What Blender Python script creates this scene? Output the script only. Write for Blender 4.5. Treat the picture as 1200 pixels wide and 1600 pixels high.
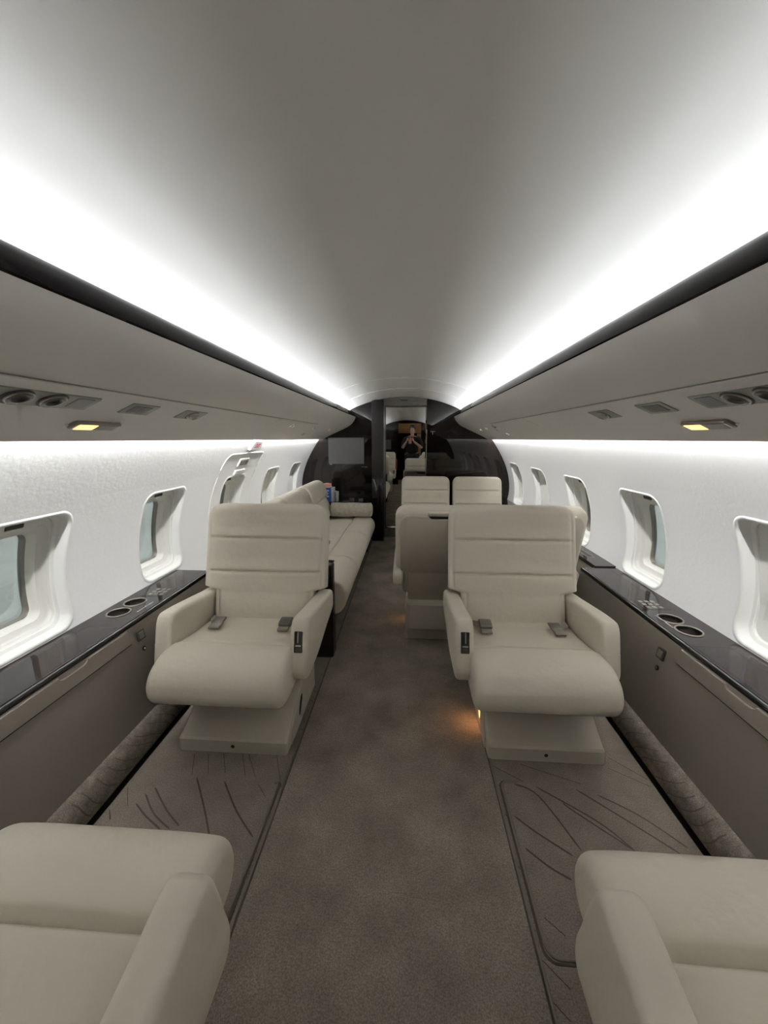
import bpy, bmesh, math, random
import numpy as np
from mathutils import Vector, Matrix
random.seed(7)
for o in list(bpy.data.objects): bpy.data.objects.remove(o)
scene = bpy.context.scene
COL = scene.collection
PI = math.pi

# ------------------------------------------------------------------ camera
YAW, PITCH = 0.06375, 0.18819      # aims a little left of the aisle and slightly down
cam_d = bpy.data.cameras.new('camera'); cam = bpy.data.objects.new('camera', cam_d); COL.objects.link(cam)
cam_d.sensor_width = 36.0; cam_d.sensor_fit = 'AUTO'; cam_d.lens = 13.5; cam_d.clip_start = 0.01
fw = Vector((-math.sin(YAW)*math.cos(PITCH), math.cos(YAW)*math.cos(PITCH), -math.sin(PITCH)))
rt = Vector((math.cos(YAW), math.sin(YAW), 0)); upv = rt.cross(fw)
M4 = Matrix((rt, upv, -fw)).transposed().to_4x4(); M4.translation = Vector((0.055, 0.0, 1.25))
cam.matrix_world = M4
scene.camera = cam

# ------------------------------------------------------------------ world (overcast light outside the cabin windows)
w = bpy.data.worlds.new('overcast'); scene.world = w; w.use_nodes = True
bg = w.node_tree.nodes['Background']; bg.inputs[0].default_value = (0.42, 0.415, 0.40, 1); bg.inputs[1].default_value = 2.3

# exposure
vs = scene.view_settings
vs.view_transform = 'Standard'; vs.look = 'None'; vs.gamma = 1; vs.use_curve_mapping = False; vs.exposure = 0.52
COVE, WASH = 62.0, 150.0            # strength of the ceiling cove strips and of the wall-wash strips

# ------------------------------------------------------------------ materials
MATS = {}
def mat(name, col, rough=.5, metal=0, bump=0, bscale=200, var=0, vscale=8, coat=0, emit=None, estr=0, spec=.5, bump2=0, b2scale=6, vcol=None, fleck=0, fscale=260):
    m = bpy.data.materials.new(name); m.use_nodes = True; nt = m.node_tree; N = nt.nodes; L = nt.links
    b = N['Principled BSDF']
    b.inputs['Base Color'].default_value = (*col, 1); b.inputs['Roughness'].default_value = rough; b.inputs['Metallic'].default_value = metal
    b.inputs['Coat Weight'].default_value = coat; b.inputs['Coat Roughness'].default_value = .03
    b.inputs['Specular IOR Level'].default_value = spec
    tc = N.new('ShaderNodeTexCoord')
    if var:
        n = N.new('ShaderNodeTexNoise'); n.inputs['Scale'].default_value = vscale; n.inputs['Detail'].default_value = 4
        L.new(tc.outputs['Object'], n.inputs['Vector'])
        r = N.new('ShaderNodeValToRGB')
        lo = vcol if vcol else tuple(c*(1-var) for c in col)
        r.color_ramp.elements[0].position = .3; r.color_ramp.elements[1].position = .7
        r.color_ramp.elements[0].color = (*lo, 1); r.color_ramp.elements[1].color = (*[min(1, c*(1+var*.5)) for c in col], 1)
        L.new(n.outputs['Fac'], r.inputs['Fac']); L.new(r.outputs['Color'], b.inputs['Base Color'])
        if fleck:
            n2 = N.new('ShaderNodeTexNoise'); n2.inputs['Scale'].default_value = fscale; n2.inputs['Detail'].default_value = 2; L.new(tc.outputs['Object'], n2.inputs['Vector'])
            mr = N.new('ShaderNodeMapRange'); mr.inputs['From Min'].default_value = .3; mr.inputs['From Max'].default_value = .7; mr.inputs['To Min'].default_value = 1-fleck; mr.inputs['To Max'].default_value = 1+fleck
            L.new(n2.outputs['Fac'], mr.inputs['Value'])
            mu = N.new('ShaderNodeVectorMath'); mu.operation = 'MULTIPLY'; L.new(r.outputs['Color'], mu.inputs[0]); L.new(mr.outputs['Result'], mu.inputs[1]); L.new(mu.outputs['Vector'], b.inputs['Base Color'])
    prev = None
    for amt, sc in ((bump, bscale), (bump2, b2scale)):
        if amt:
            n = N.new('ShaderNodeTexNoise'); n.inputs['Scale'].default_value = sc; n.inputs['Detail'].default_value = 3
            L.new(tc.outputs['Object'], n.inputs['Vector'])
            bp = N.new('ShaderNodeBump'); bp.inputs['Strength'].default_value = amt; bp.inputs['Distance'].default_value = .3/sc
            L.new(n.outputs['Fac'], bp.inputs['Height'])
            if prev: L.new(prev.outputs['Normal'], bp.inputs['Normal'])
            L.new(bp.outputs['Normal'], b.inputs['Normal']); prev = bp
    if emit: b.inputs['Emission Color'].default_value = (*emit, 1); b.inputs['Emission Strength'].default_value = estr
    MATS[name] = m; return m
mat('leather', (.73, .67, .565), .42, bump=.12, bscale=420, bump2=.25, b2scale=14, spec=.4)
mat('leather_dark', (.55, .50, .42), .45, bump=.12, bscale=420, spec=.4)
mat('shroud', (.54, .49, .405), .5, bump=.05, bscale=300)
mat('wall_white', (.80, .80, .785), .6, bump=.14, bscale=55, spec=.3)
mat('trim_white', (.80, .80, .77), .4, spec=.4)
mat('reveal_white', (.70, .69, .64), .45, spec=.4)
mat('ceiling_cloth', (.76, .74, .70), .8, bump=.08, bscale=300, spec=.2)
mat('valance', (.70, .665, .62), .55, bump=.06, bscale=300, spec=.3)
mat('psu', (.70, .665, .62), .5, spec=.3)
mat('ebony_gloss', (.010, .007, .006), .025, var=.4, vscale=5, spec=.36)
mat('ebony_strip', (.006, .004, .004), .12, spec=.07)
mat('veneer', (.030, .022, .021), .03, var=.35, vscale=14, spec=.30)
mat('inlay', (.02, .014, .013), .15)
mat('dado', (.225, .195, .165), .5, bump=.06, bscale=350, spec=.35)
mat('dado_edge', (.20, .175, .15), .5)
mat('carpet', (.245, .207, .168), 1.0, bump=1.0, bscale=650, var=.30, vscale=5.5, spec=.05, fleck=.30)
mat('carpet_side', (.205, .174, .143), 1.0, bump=1.0, bscale=600, var=.15, vscale=12, spec=.05, fleck=.30)
mat('carpet_kick', (.25, .215, .18), 1.0, bump=1.0, bscale=300, var=.3, vscale=30, spec=.05, fleck=.30, fscale=300)
mat('carpet_line', (.075, .062, .050), 1.0, spec=.02)
mat('kick_line', (.150, .125, .102), 1.0, spec=.02)
mat('carpet_cord', (.185, .160, .132), 1.0, bump=.8, bscale=500, spec=.05)
mat('black', (.006, .006, .006), .5)
mat('black_gloss', (.006, .006, .006), .12)
mat('dark_metal', (.10, .092, .08), .32, metal=.9)
mat('chrome', (.75, .73, .70), .15, metal=1)
mat('brushed', (.36, .33, .29), .35, metal=.8)
mat('vent_plate', (.22, .205, .18), .4, metal=.4)
mat('post_sheen', (.034, .031, .027), .35, spec=.3)  # ceiling reflection on the dark post, put into the base colour
mat('header', (.20, .19, .175), .6)
mat('screen', (.12, .12, .122), .16, spec=.7)
mat('mirror', (.56, .56, .55), .0, metal=1)
mat('belt', (.26, .235, .20), .55, bump=.3, bscale=600)
mat('buckle', (.16, .15, .125), .35, metal=.6)
mat('blanket', (.52, .485, .40), .9, bump=.5, bscale=120, var=.18, vscale=30, spec=.1)
mat('shade_white', (.74, .74, .70), .6, spec=.3)
mat('led', (1, 1, 1), .5, emit=(.90, .945, 1.0), estr=COVE)
mat('wash_led', (1, 1, 1), .5, emit=(.985, .99, 1.0), estr=WASH)
mat('amber', (.9, .45, .15), .4, emit=(1, .50, .17), estr=1.6)
mat('warm_lamp', (1, .8, .5), .4, emit=(1, .66, .34), estr=9.0)
mat('spot_lit', (1, .9, .75), .4, emit=(1, .86, .62), estr=2.2)
mat('sign_white', (.85, .85, .83), .5)
mat('sign_face', (.8, .8, .78), .5, emit=(1, .97, .94), estr=.22)
mat('lens_glint', (.85, .84, .80), .3)  # pale tone imitating white glints on the unlit spot lenses
mat('sign_red', (.45, .02, .06), .5, emit=(.8, .03, .10), estr=.16)
mat('book_blue', (.02, .09, .38), .4)
mat('book_white', (.62, .61, .57), .5)
mat('book_grey', (.22, .23, .25), .45)
mat('paper', (.7, .68, .6), .7)
mat('pink', (.70, .28, .23), .5)
mat('red', (.45, .02, .03), .35)
mat('galley_wood', (.42, .27, .12), .35, var=.3, vscale=6)
mat('shirt', (.012, .012, .014), .8)
mat('jeans', (.02, .024, .035), .8)
mat('skin', (.55, .36, .27), .5)
mat('hair', (.02, .014, .010), .6)
mat('apron', (.40, .42, .42), .8, var=.2, vscale=.3)
mat('aircraft_grey', (.16, .18, .20), .35)
mat('plastic_clear', (.16, .155, .15), .15)
def glass_mat():
    m = bpy.data.materials.new('pane_glass'); m.use_nodes = True; nt = m.node_tree; nt.nodes.clear()
    o = nt.nodes.new('ShaderNodeOutputMaterial'); mx = nt.nodes.new('ShaderNodeMixShader'); t = nt.nodes.new('ShaderNodeBsdfTransparent'); g = nt.nodes.new('ShaderNodeBsdfGlossy')
    t.inputs[0].default_value = (.80, .84, .83, 1); g.inputs['Roughness'].default_value = .05; mx.inputs[0].default_value = .10
    nt.links.new(t.outputs[0], mx.inputs[1]); nt.links.new(g.outputs[0], mx.inputs[2]); nt.links.new(mx.outputs[0], o.inputs[0]); MATS['glass'] = m
glass_mat()

# ------------------------------------------------------------------ helpers
def tag(o, label, cat=None, group=None, kind=None):
    o['label'] = label
    if cat: o['category'] = cat
    if group: o['group'] = group
    if kind: o['kind'] = kind
    return o
def empty(name, loc=(0, 0, 0), rz=0):
    o = bpy.data.objects.new(name, None); COL.objects.link(o); o.location = loc; o.rotation_euler = (0, 0, rz); o.empty_display_size = .05
    return o
def mk(name, verts, faces, m, parent=None, smooth=True, ang=40):
    me = bpy.data.meshes.new(name); me.from_pydata([tuple(map(float, v)) for v in verts], [], faces); me.validate()
    bm = bmesh.new(); bm.from_mesh(me); bmesh.ops.recalc_face_normals(bm, faces=bm.faces); bm.to_mesh(me); bm.free()
    return link(name, me, m, parent, smooth, ang)
def link(name, me, m, parent=None, smooth=True, ang=40):
    me.materials.append(MATS[m])
    if smooth and len(me.polygons):
        me.polygons.foreach_set('use_smooth', [True]*len(me.polygons)); me.set_sharp_from_angle(angle=math.radians(ang))
    o = bpy.data.objects.new(name, me); COL.objects.link(o)
    if parent: o.parent = parent
    return o
def loft_vf(secs, closed=True, cap=True):
    n = len(secs[0]); V = [p for s in secs for p in s]; F = []
    for i in range(len(secs)-1):
        for j in range(n if closed else n-1):
            k = (j+1) % n; F.append((i*n+j, i*n+k, (i+1)*n+k, (i+1)*n+j))
    if cap and closed: F.append(tuple(range(n))[::-1]); F.append(tuple(range((len(secs)-1)*n, len(secs)*n)))
    return V, F
def loft(name, secs, m, parent=None, closed=True, cap=True, ang=40):
    V, F = loft_vf(secs, closed, cap); return mk(name, V, F, m, parent, ang=ang)
def catmull(pts, n, closed=True):
    P = [np.array(p, float) for p in pts]; out = []; k = len(P)
    segs = k if closed else k-1
    for i in range(segs):
        if closed: p0, p1, p2, p3 = P[i-1], P[i], P[(i+1) % k], P[(i+2) % k]
        else: p0, p1, p2, p3 = P[max(i-1, 0)], P[i], P[i+1], P[min(i+2, k-1)]
        for j in range(n):
            t = j/n
            out.append(.5*((2*p1)+(-p0+p2)*t+(2*p0-5*p1+4*p2-p3)*t*t+(-p0+3*p1-3*p2+p3)*t**3))
    if not closed: out.append(P[-1])
    return out
def inset2(pts, d):
    n = len(pts); P = np.array(pts, float)
    t = np.roll(P, -1, 0)-np.roll(P, 1, 0); t /= np.maximum(np.linalg.norm(t, axis=1, keepdims=True), 1e-9)
    nrm = np.stack([-t[:, 1], t[:, 0]], 1)
    area = .5*np.sum(P[:, 0]*np.roll(P[:, 1], -1)-np.roll(P[:, 0], -1)*P[:, 1])
    if area < 0: nrm = -nrm
    return P+nrm*d
def pillow(name, prof, a0, a1, r, m, parent, f, mid=6, steps=5, shape=None, ang=60):
    """profile (closed, 2-D) swept from a0 to a1 with rounded ends; f(a, p, q) -> xyz"""
    st = []
    for i in range(steps+1):
        a = PI/2*i/steps; st.append((a0+r*(1-math.cos(a)), r*(1-math.sin(a))))
    for i in range(1, mid): st.append((a0+r+(a1-a0-2*r)*i/mid, 0))
    for i in range(steps, -1, -1):
        a = PI/2*i/steps; st.append((a1-r*(1-math.cos(a)), r*(1-math.sin(a))))
    secs = []
    for a, ins in st:
        pp = inset2(prof, ins)
        secs.append([f(a, *((shape(a, p, q)) if shape else (p, q))) for p, q in pp])
    return loft(name, secs, m, parent, ang=ang)
def box_vf(x0, x1, y0, y1, z0, z1):
    V = [(x, y, z) for z in (z0, z1) for y in (y0, y1) for x in (x0, x1)]
    return V, [(0, 1, 3, 2), (4, 6, 7, 5), (0, 4, 5, 1), (2, 3, 7, 6), (0, 2, 6, 4), (1, 5, 7, 3)]
def box(name, x0, x1, y0, y1, z0, z1, m, parent=None, bev=.004, seg=2):
    me = bpy.data.meshes.new(name); V, F = box_vf(x0, x1, y0, y1, z0, z1); me.from_pydata(V, [], F)
    bm = bmesh.new(); bm.from_mesh(me); bmesh.ops.recalc_face_normals(bm, faces=bm.faces)
    if bev: bmesh.ops.bevel(bm, geom=bm.edges[:], offset=bev, segments=seg, affect='EDGES', profile=.5)
    bm.to_mesh(me); bm.free()
    return link(name, me, m, parent)
def slab(name, outline, f, d0, d1, m, parent=None, bev=.002, ang=35):
    """outline (closed 2-D) extruded between offsets d0 (back) and d1 (front); f(p, q, d) -> xyz"""
    o2 = inset2(outline, bev) if bev else np.array(outline)
    s = 1 if d1 > d0 else -1
    secs = [[f(p, q, d0) for p, q in outline], [f(p, q, d1-s*bev) for p, q in outline]]
    if bev: secs.append([f(p, q, d1) for p, q in o2])
    return loft(name, secs, m, parent, ang=ang)
def rrect(cx, cy, w, h, r, n=6, ns=0):
    """rounded rectangle, counter-clockwise; ns extra points on each straight side"""
    pts = []
    for sx, sy, a0 in ((1, 1, 0), (-1, 1, PI/2), (-1, -1, PI), (1, -1, 1.5*PI)):
        for i in range(n+1):
            a = a0+PI/2*i/n; pts.append((cx+sx*(w/2-r)+r*math.cos(a), cy+sy*(h/2-r)+r*math.sin(a)))
        if ns:
            p = pts[-1]; k = {(1, 1): (-1, 1), (-1, 1): (-1, -1), (-1, -1): (1, -1), (1, -1): (1, 1)}[(sx, sy)]
            a = a0+PI/2; q = (cx+k[0]*(w/2-r)+r*math.cos(a), cy+k[1]*(h/2-r)+r*math.sin(a))
            for i in range(1, ns+1): pts.append((p[0]+(q[0]-p[0])*i/(ns+1), p[1]+(q[1]-p[1])*i/(ns+1)))
    return pts
def circle(cx, cy, r, n=24): return [(cx+r*math.cos(2*PI*i/n), cy+r*math.sin(2*PI*i/n)) for i in range(n)]
def tube(name, path, r, m, parent=None, n=10, closed=False):
    P = [Vector(p) for p in path]; secs = []
    for i, p in enumerate(P):
        if closed: t = P[(i+1) % len(P)]-P[i-1]
        else: t = P[min(i+1, len(P)-1)]-P[max(i-1, 0)]
        t.normalize(); ref = Vector((0, 0, 1)) if abs(t.z) < .9 else Vector((1, 0, 0))
        a = t.cross(ref).normalized(); b = t.cross(a)
        rr = r[i] if isinstance(r, (list, tuple)) else r
        secs.append([p+a*rr*math.cos(2*PI*k/n)+b*rr*math.sin(2*PI*k/n) for k in range(n)])
    if closed: secs.append(secs[0]); return loft(name, secs, m, parent, cap=False)
    return loft(name, secs, m, parent)
def lathe(name, prof, m, parent=None, n=28, loc=(0, 0, 0), cap=True):
    secs = [[(loc[0]+r*math.cos(2*PI*k/n), loc[1]+r*math.sin(2*PI*k/n), loc[2]+z) for k in range(n)] for r, z in prof]
    return loft(name, secs, m, parent, cap=cap, ang=35)
def ribbon(name, path, wdt, z0, z1, m, parent=None):
    """low flat strip lying along a floor path"""
    P = catmull(path, 6, False) if len(path) > 2 else [np.array(p, float) for p in path]
    secs = []
    for i, p in enumerate(P):
        t = P[min(i+1, len(P)-1)]-P[max(i-1, 0)]; t = t/np.linalg.norm(t); nx, ny = -t[1], t[0]
        e = wdt/2*(.35 if i in (0, len(P)-1) else 1)
        secs.append([(p[0]-nx*e, p[1]-ny*e, z0), (p[0]-nx*e*.6, p[1]-ny*e*.6, z1), (p[0]+nx*e*.6, p[1]+ny*e*.6, z1), (p[0]+nx*e, p[1]+ny*e, z0)])
    return loft(name, secs, m, parent)
def text_mesh(name, body, size, f, m, parent, d=.0008):
    cu = bpy.data.curves.new(name, 'FONT'); cu.body = body; cu.size = size; cu.align_x = 'CENTER'; cu.align_y = 'CENTER'; cu.extrude = d; cu.offset = size*.012
    o = bpy.data.objects.new(name, cu); COL.objects.link(o)
    dg = bpy.context.evaluated_depsgraph_get(); me = bpy.data.meshes.new_from_object(o.evaluated_get(dg))
    bpy.data.objects.remove(o); bpy.data.curves.remove(cu)
    for v in me.vertices: v.co = Vector(f(v.co.x, v.co.y, v.co.z))
    me.materials.clear()
    return link(name, me, m, parent, smooth=False)

# ------------------------------------------------------------------ cabin cross-section
Y0, Y1 = -0.95, 4.70                       # forward and aft bulkheads
_zw = [.50, .6, .7, .85, .98, 1.12, 1.25, 1.30]; _xw = [1.25, 1.268, 1.270, 1.243, 1.192, 1.118, 1.03, .99]
_pf = np.polyfit(_zw, _xw, 4)
def wx(z): return float(np.polyval(_pf, z))
def wn(z):
    s = (wx(z+.01)-wx(z-.01))/.02; l = math.hypot(1, s); return 1/l, -s/l       # outward normal (x, z) on the +x side
def wall_map(side):
    def f(y, z, d): nx, nz = wn(z); return (side*(wx(z)+nx*d), y, z+nz*d)       # d outward
    return f
def ceil_z(x): return 1.745-(1.5-math.sqrt(2.25-x*x))

# floor
fl = mk('floor', *box_vf(-1.15, 1.15, Y0-1.3, Y1+.2, -.04, 0), 'carpet_side', smooth=False)
tag(fl, 'grey-brown patterned cabin carpet running the length of the aisle', 'floor', kind='structure')
rn = mk('aisle_runner', *box_vf(-.382, .382, Y0-1.3, Y1+.15, -.03, .003), 'carpet', fl, smooth=False)

# walls
WIN = {-1: [.42, 1.165, 1.915, 2.715, 3.505, 4.265], 1: [.46, 1.23, 1.985, 2.745, 3.525, 4.285]}
WZ0, WZ1 = .535, .982; WW = .335
def ring_patch(rect, loop, f, nr=4):
    """faces between a rectangle and a loop inside it"""
    y0, y1, z0, z1 = rect; cy = np.mean([p[0] for p in loop]); cz = np.mean([p[1] for p in loop])
    outer = []
    for p in loop:
        dy, dz = p[0]-cy, p[1]-cz
        t = min(((y1-cy)/dy if dy > 0 else (y0-cy)/dy) if abs(dy) > 1e-9 else 1e9, ((z1-cz)/dz if dz > 0 else (z0-cz)/dz) if abs(dz) > 1e-9 else 1e9)
        outer.append([cy+dy*t, cz+dz*t])
    for c in ((y0, z0), (y0, z1), (y1, z0), (y1, z1)):
        i = min(range(len(outer)), key=lambda k: (outer[k][0]-c[0])**2+(outer[k][1]-c[1])**2); outer[i] = list(c)
    secs = [[f(o[0]+(p[0]-o[0])*i/nr, o[1]+(p[1]-o[1])*i/nr, 0) for o, p in zip(outer, loop)] for i in range(nr+1)]
    return loft_vf(secs, True, False)
def add(V, F, v, f):
    b = len(V); V += v; F += [tuple(b+i for i in q) for q in f]
def grid(y0, y1, z0, z1, ny, nz, f):
    secs = [[f(y0+(y1-y0)*i/ny, z0+(z1-z0)*j/nz, 0) for j in range(nz+1)] for i in range(ny+1)]
    return loft_vf(secs, False, False)
walls = {}
for side, nm in ((-1, 'wall_left'), (1, 'wall_right')):
    f = wall_map(side); V, F = [], []
    add(V, F, *grid(Y0, Y1, 1.03, 1.30, 1, 10, f))
    add(V, F, *grid(Y0, Y1, .44, .505, 1, 3, f))
    ya = Y0
    for yc in WIN[side]:
        add(V, F, *grid(ya, yc-.22, .505, 1.03, 1, 16, f))
        lp = rrect(yc, (WZ0+WZ1)/2, WW+.024, WZ1-WZ0+.024, .066, 8, 14)
        add(V, F, *ring_patch((yc-.22, yc+.22, .505, 1.03), lp, f, 6)); ya = yc+.22
    add(V, F, *grid(ya, Y1, .505, 1.03, 1, 16, f))
    # closes behind the valance up to the ceiling and below the ledge down to the floor
    add(V, F, *loft_vf([[(side*x, y, z) for x, z in ((wx(1.30), 1.30), (.91, 1.42), (.80, ceil_z(.80)+.002))] for y in (Y0, Y1)], False, False))
    add(V, F, *loft_vf([[(side*x, y, z) for x, z in ((wx(.44), .44), (1.20, .3), (1.10, 0))] for y in (Y0, Y1)], False, False))
    o = mk(nm, V, F, 'wall_white', ang=30)
    tag(o, 'white curved cabin sidewall with windows on the %s side' % ('sofa' if side < 0 else 'dining seat'), 'wall', kind='structure'); walls[side] = o

# windows
def window(side, yc, idx, shade, where):
    f = wall_map(side); cz = (WZ0+WZ1)/2; H = WZ1-WZ0
    root = empty('window_%d' % idx, f(yc, cz, .05))
    inv = Vector(root.location)
    g = lambda y, z, d: tuple(Vector(f(y, z, d))-inv)
    def rings(seq):
        out = []
        for it in seq:
            i, d = it[:2]; e = it[2] if len(it) > 2 else 0        # e = extra drop of the upper edge
            out.append([g(p, q, d) for p, q in rrect(yc, cz-e/2, WW-2*i, H-2*i-e, max(.06-i*.5, .03), 8, 14)])
        return out
    loft('window_surround', rings([(-.0125, 0), (-.010, -.002), (-.005, -.003), (.000, -.001), (.004, .006), (.007, .030), (.010, .036), (.022, .0375), (.024, .041)]), 'trim_white', root, cap=False, ang=50)
    if shade:
        loft('reveal', rings([(.024, .041), (.026, .050)]), 'reveal_white', root, cap=False)
        s = loft('window_shade', rings([(.020, .056), (.020, .048), (.040, .046), (.06, .046)]), 'shade_white', root, ang=50)
        slab('shade_pull', rrect(yc, WZ0+.07, .07, .012, .004, 3), lambda y, z, d: g(y, z, d), .047, .038, 'trim_white', s, .002)
    else:
        loft('reveal', rings([(.024, .041), (.0262, .047), (.0285, .048, .024), (.0305, .060, .025), (.036, .064, .026), (.054, .068, .028), (.062, .090, .028), (.068, .094, .028)]), 'reveal_white', root, cap=False, ang=50)
        loft('seal', rings([(.068, .094, .028), (.071, .100, .028), (.072, .118, .028)]), 'vent_plate', root, cap=False)
        loft('pane', rings([(.0715, .112, .028), (.0715, .116, .028)]), 'glass', root)
        sl = slab('shade_slot', rrect(yc, WZ1-.039, .062, .013, .003, 3), g, .055, .0440, 'black', root, .001)
        slab('slot_rim', rrect(yc, WZ1-.0465, .064, .003, .001, 2), g, .055, .0432, 'chrome', root, .0005)
    tag(root, where, 'window', kind='structure')
names = ['beside the near seat', 'above the cup holders', 'next along', 'fourth along', 'nearest the dark bulkhead']
idx = 1
for side in (-1, 1):
    sn = 'left' if side < 0 else 'right'
    for k, yc in enumerate(WIN[side]):
        shade = (side == 1 and k in (1, 4)) or (side == -1 and k == 5)
        lab = ['open cabin window beside the near %s seat, out of the doorway view', 'large near %s cabin window cut by the picture edge', '%s cabin window just above the console cup holders',
               '%s cabin window behind the facing armchair', 'second to last %s cabin window before the dark bulkhead', 'last %s cabin window next to the dark bulkhead'][k] % sn
        window(side, yc, idx, shade, lab+(', white shade pulled down' if shade else '')); idx += 1

# ceiling
cl = empty('ceiling', (0, 0, 0))
for a, b, dz in ((Y0, 3.30, 0), (3.304, 3.95, -.003), (3.954, Y1, -.007)):
    secs = []
    xs = np.linspace(-.80, .80, 49)
    for y in (a, b): secs.append([(x, y, ceil_z(x)+dz) for x in xs]+[(x, y, ceil_z(x)+dz+.012) for x in xs[::-1]])
    loft('ceiling_panel', secs, 'ceiling_cloth', cl, ang=50)
tag(cl, 'pale grey vaulted cabin ceiling lit from coves along both sides', 'ceiling', kind='structure')

# valances with the dark cove strip
VP = catmull([(.585, 1.508), (.605, 1.462), (.650, 1.413), (.720, 1.374), (.842, 1.318), (.93, 1.276), (.988, 1.243)], 5, False)
VP = [tuple(p) for p in VP]
def valz(x): return float(np.interp(x, [p[0] for p in VP], [p[1] for p in VP]))
def vmap(side, xs):
    """frame on the valance underside at half-width xs: f(y, b, d) b = up the slope, d = out of the surface"""
    z = valz(xs); dz = (valz(xs+.02)-valz(xs-.02))/.04; l = math.hypot(1, dz); tx, tz = -1/l, -dz/l; nx, nz = dz/l, -1/l
    if nz > 0: nx, nz = -nx, -nz
    return lambda y, b, d: (side*(xs+tx*b+nx*d), y, z+tz*b+nz*d)
for side, idn in ((-1, 1), (1, 2)):
    tr = empty('trim_%d' % idn, (side*.8, 1.9, 1.35)); off = Vector(tr.location)
    L_ = lambda s: [tuple(Vector(p)-off) for p in s]
    prof = VP+[(.994, 1.245), (.992, 1.305), (.975, 1.305), (.70, 1.488), (.60, 1.506)]
    loft('valance_panel', [L_([(side*x, y, z) for x, z in prof]) for y in (Y0, 2.62, 2.622, Y1)], 'valance', tr, ang=30)
    sp = [(.585, 1.5135), (.590, 1.503), (.604, 1.503), (.622, 1.550), (.620, 1.562), (.612, 1.567), (.604, 1.566), (.599, 1.562), (.593, 1.550), (.587, 1.530)]
    loft('cove_strip', [L_([(side*x, y, z) for x, z in sp]) for y in (Y0, Y1)], 'ebony_strip', tr, ang=30)
    spi = [(.5855, 1.517), (.5875, 1.530), (.5935, 1.550), (.599, 1.5605), (.604, 1.560), (.592, 1.517)]
    loft('strip_insert', [L_([(side*(x-.002), y, z) for x, z in spi]) for y in (3.50, 4.12)], 'vent_plate', tr)
    loft('cove_floor', [L_([(side*x, y, z) for x, z in ((.604, 1.508), (.62, 1.512), (.745, 1.512), (.745, 1.495), (.62, 1.495))]) for y in (Y0, Y1)], 'trim_white', tr)
    # service panel seams
    g = vmap(side, .775)
    for a_, b_ in ((Y0+.016, 2.364), (2.368, 3.304)): slab('panel_gap', [(a_, -.061), (b_, -.061), (b_, .061), (a_, .061)], lambda y, b, d: tuple(Vector(g(y, b, d))-off), -.004, .0012, 'vent_plate', tr, 0)
    slab('service_panel', [(Y0+.02, -.058), (2.36, -.058), (2.36, .058), (Y0+.02, .058)], lambda y, b, d: tuple(Vector(g(y, b, d))-off), -.004, .0040, 'psu', tr, .0015)
    slab('service_panel', [(2.372, -.058), (3.3, -.058), (3.3, .058), (2.372, .058)], lambda y, b, d: tuple(Vector(g(y, b, d))-off), -.004, .0036, 'psu', tr, .0015)
    tag(tr, 'smooth taupe valance with dark cove strip above the %s windows' % ('left' if side < 0 else 'right'), 'valance', kind='structure')
    # lighting strips hidden in the cove and behind the valance edge
    n = 12; cov = empty('cove_light', (side*.69, 1.9, 1.54)); o2 = Vector(cov.location)
    V, F = [], []
    for i in range(n):
        ya, yb = Y0+.02+(Y1-Y0-.04)*i/n, Y0+.02+(Y1-Y0-.04)*(i+1)/n-.004
        b = len(V); V += [tuple(Vector((side*x, y, z))-o2) for x, z in ((.690, 1.517), (.697, 1.535)) for y in (ya, yb)]; F.append((b, b+1, b+3, b+2))
    mk('light_strip', V, F, 'led', cov, smooth=False)
    loft('strip_channel', [[tuple(Vector((side*x, y, z))-o2) for x, z in ((.692, 1.513), (.6915, 1.516), (.6995, 1.537), (.704, 1.537), (.704, 1.513))] for y in (Y0+.01, Y1-.01)], 'trim_white', cov)
    tag(cov, 'cool white cove lighting running above the %s dark strip' % ('left' if side < 0 else 'right'), 'cove light')
    was = empty('wall_wash_light', (side*1.0, 1.9, 1.28)); o3 = Vector(was.location)
    V, F = [], []
    for i in range(n):
        ya, yb = Y0+.02+(Y1-Y0-.04)*i/n, Y0+.02+(Y1-Y0-.04)*(i+1)/n-.004
        b = len(V); V += [tuple(Vector((side*x, y, z))-o3) for x, z in ((.9985, 1.288), (.9985, 1.272)) for y in (ya, yb)]; F.append((b, b+1, b+3, b+2))
    mk('light_strip', V, F, 'wash_led', was, smooth=False)
    loft('strip_channel', [[tuple(Vector((side*x, y, z))-o3) for x, z in ((.9935, 1.269), (.9975, 1.270), (.9975, 1.290), (.9935, 1.291))] for y in (Y0+.01, Y1-.01)], 'trim_white', was)
    tag(was, 'thin bright wall wash light along the top of the %s sidewall' % ('left' if side < 0 else 'right'), 'wall light')

# aft bulkhead, glossy ebony, with mirrored door
def hull(n=40, top=True):
    """outline of the cabin section, right half from floor to apex"""
    P = [(1.10, 0), (1.20, .3), (wx(.44), .44)]+[(wx(z), z) for z in np.linspace(.5, 1.3, 17)]+[(.91, 1.42)]+[(x, ceil_z(x)+.01) for x in np.linspace(.80, 0, 17)]
    return P
bk = empty('wall_back', (0, Y1, 0))
def bulk(yf, yb, inner, nm, m, par, sgn):
    P = [(x, z) for x, z in hull() if x > inner]+[(inner, ceil_z(inner)+.01), (inner, 0)]
    oy = par.location.y
    return loft(nm, [[(sgn*x, y-oy, z) for x, z in P] for y in (yf, yb)], m, par, ang=20)
bulk(Y1, Y1+.17, .385, 'bulkhead_panel', 'ebony_gloss', bk, -1)
bulk(Y1, Y1+.17, .262, 'bulkhead_panel', 'ebony_gloss', bk, 1)
box('door_header', -.245, .262, 0, .165, 1.640, 1.72, 'header', bk, .004)
secs = [[(x, y, ceil_z(x)+.008) for x in np.linspace(-.385, .262, 15)]+[(.262, y, 1.69), (-.385, y, 1.69)] for y in (-.012, .165)]
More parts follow.
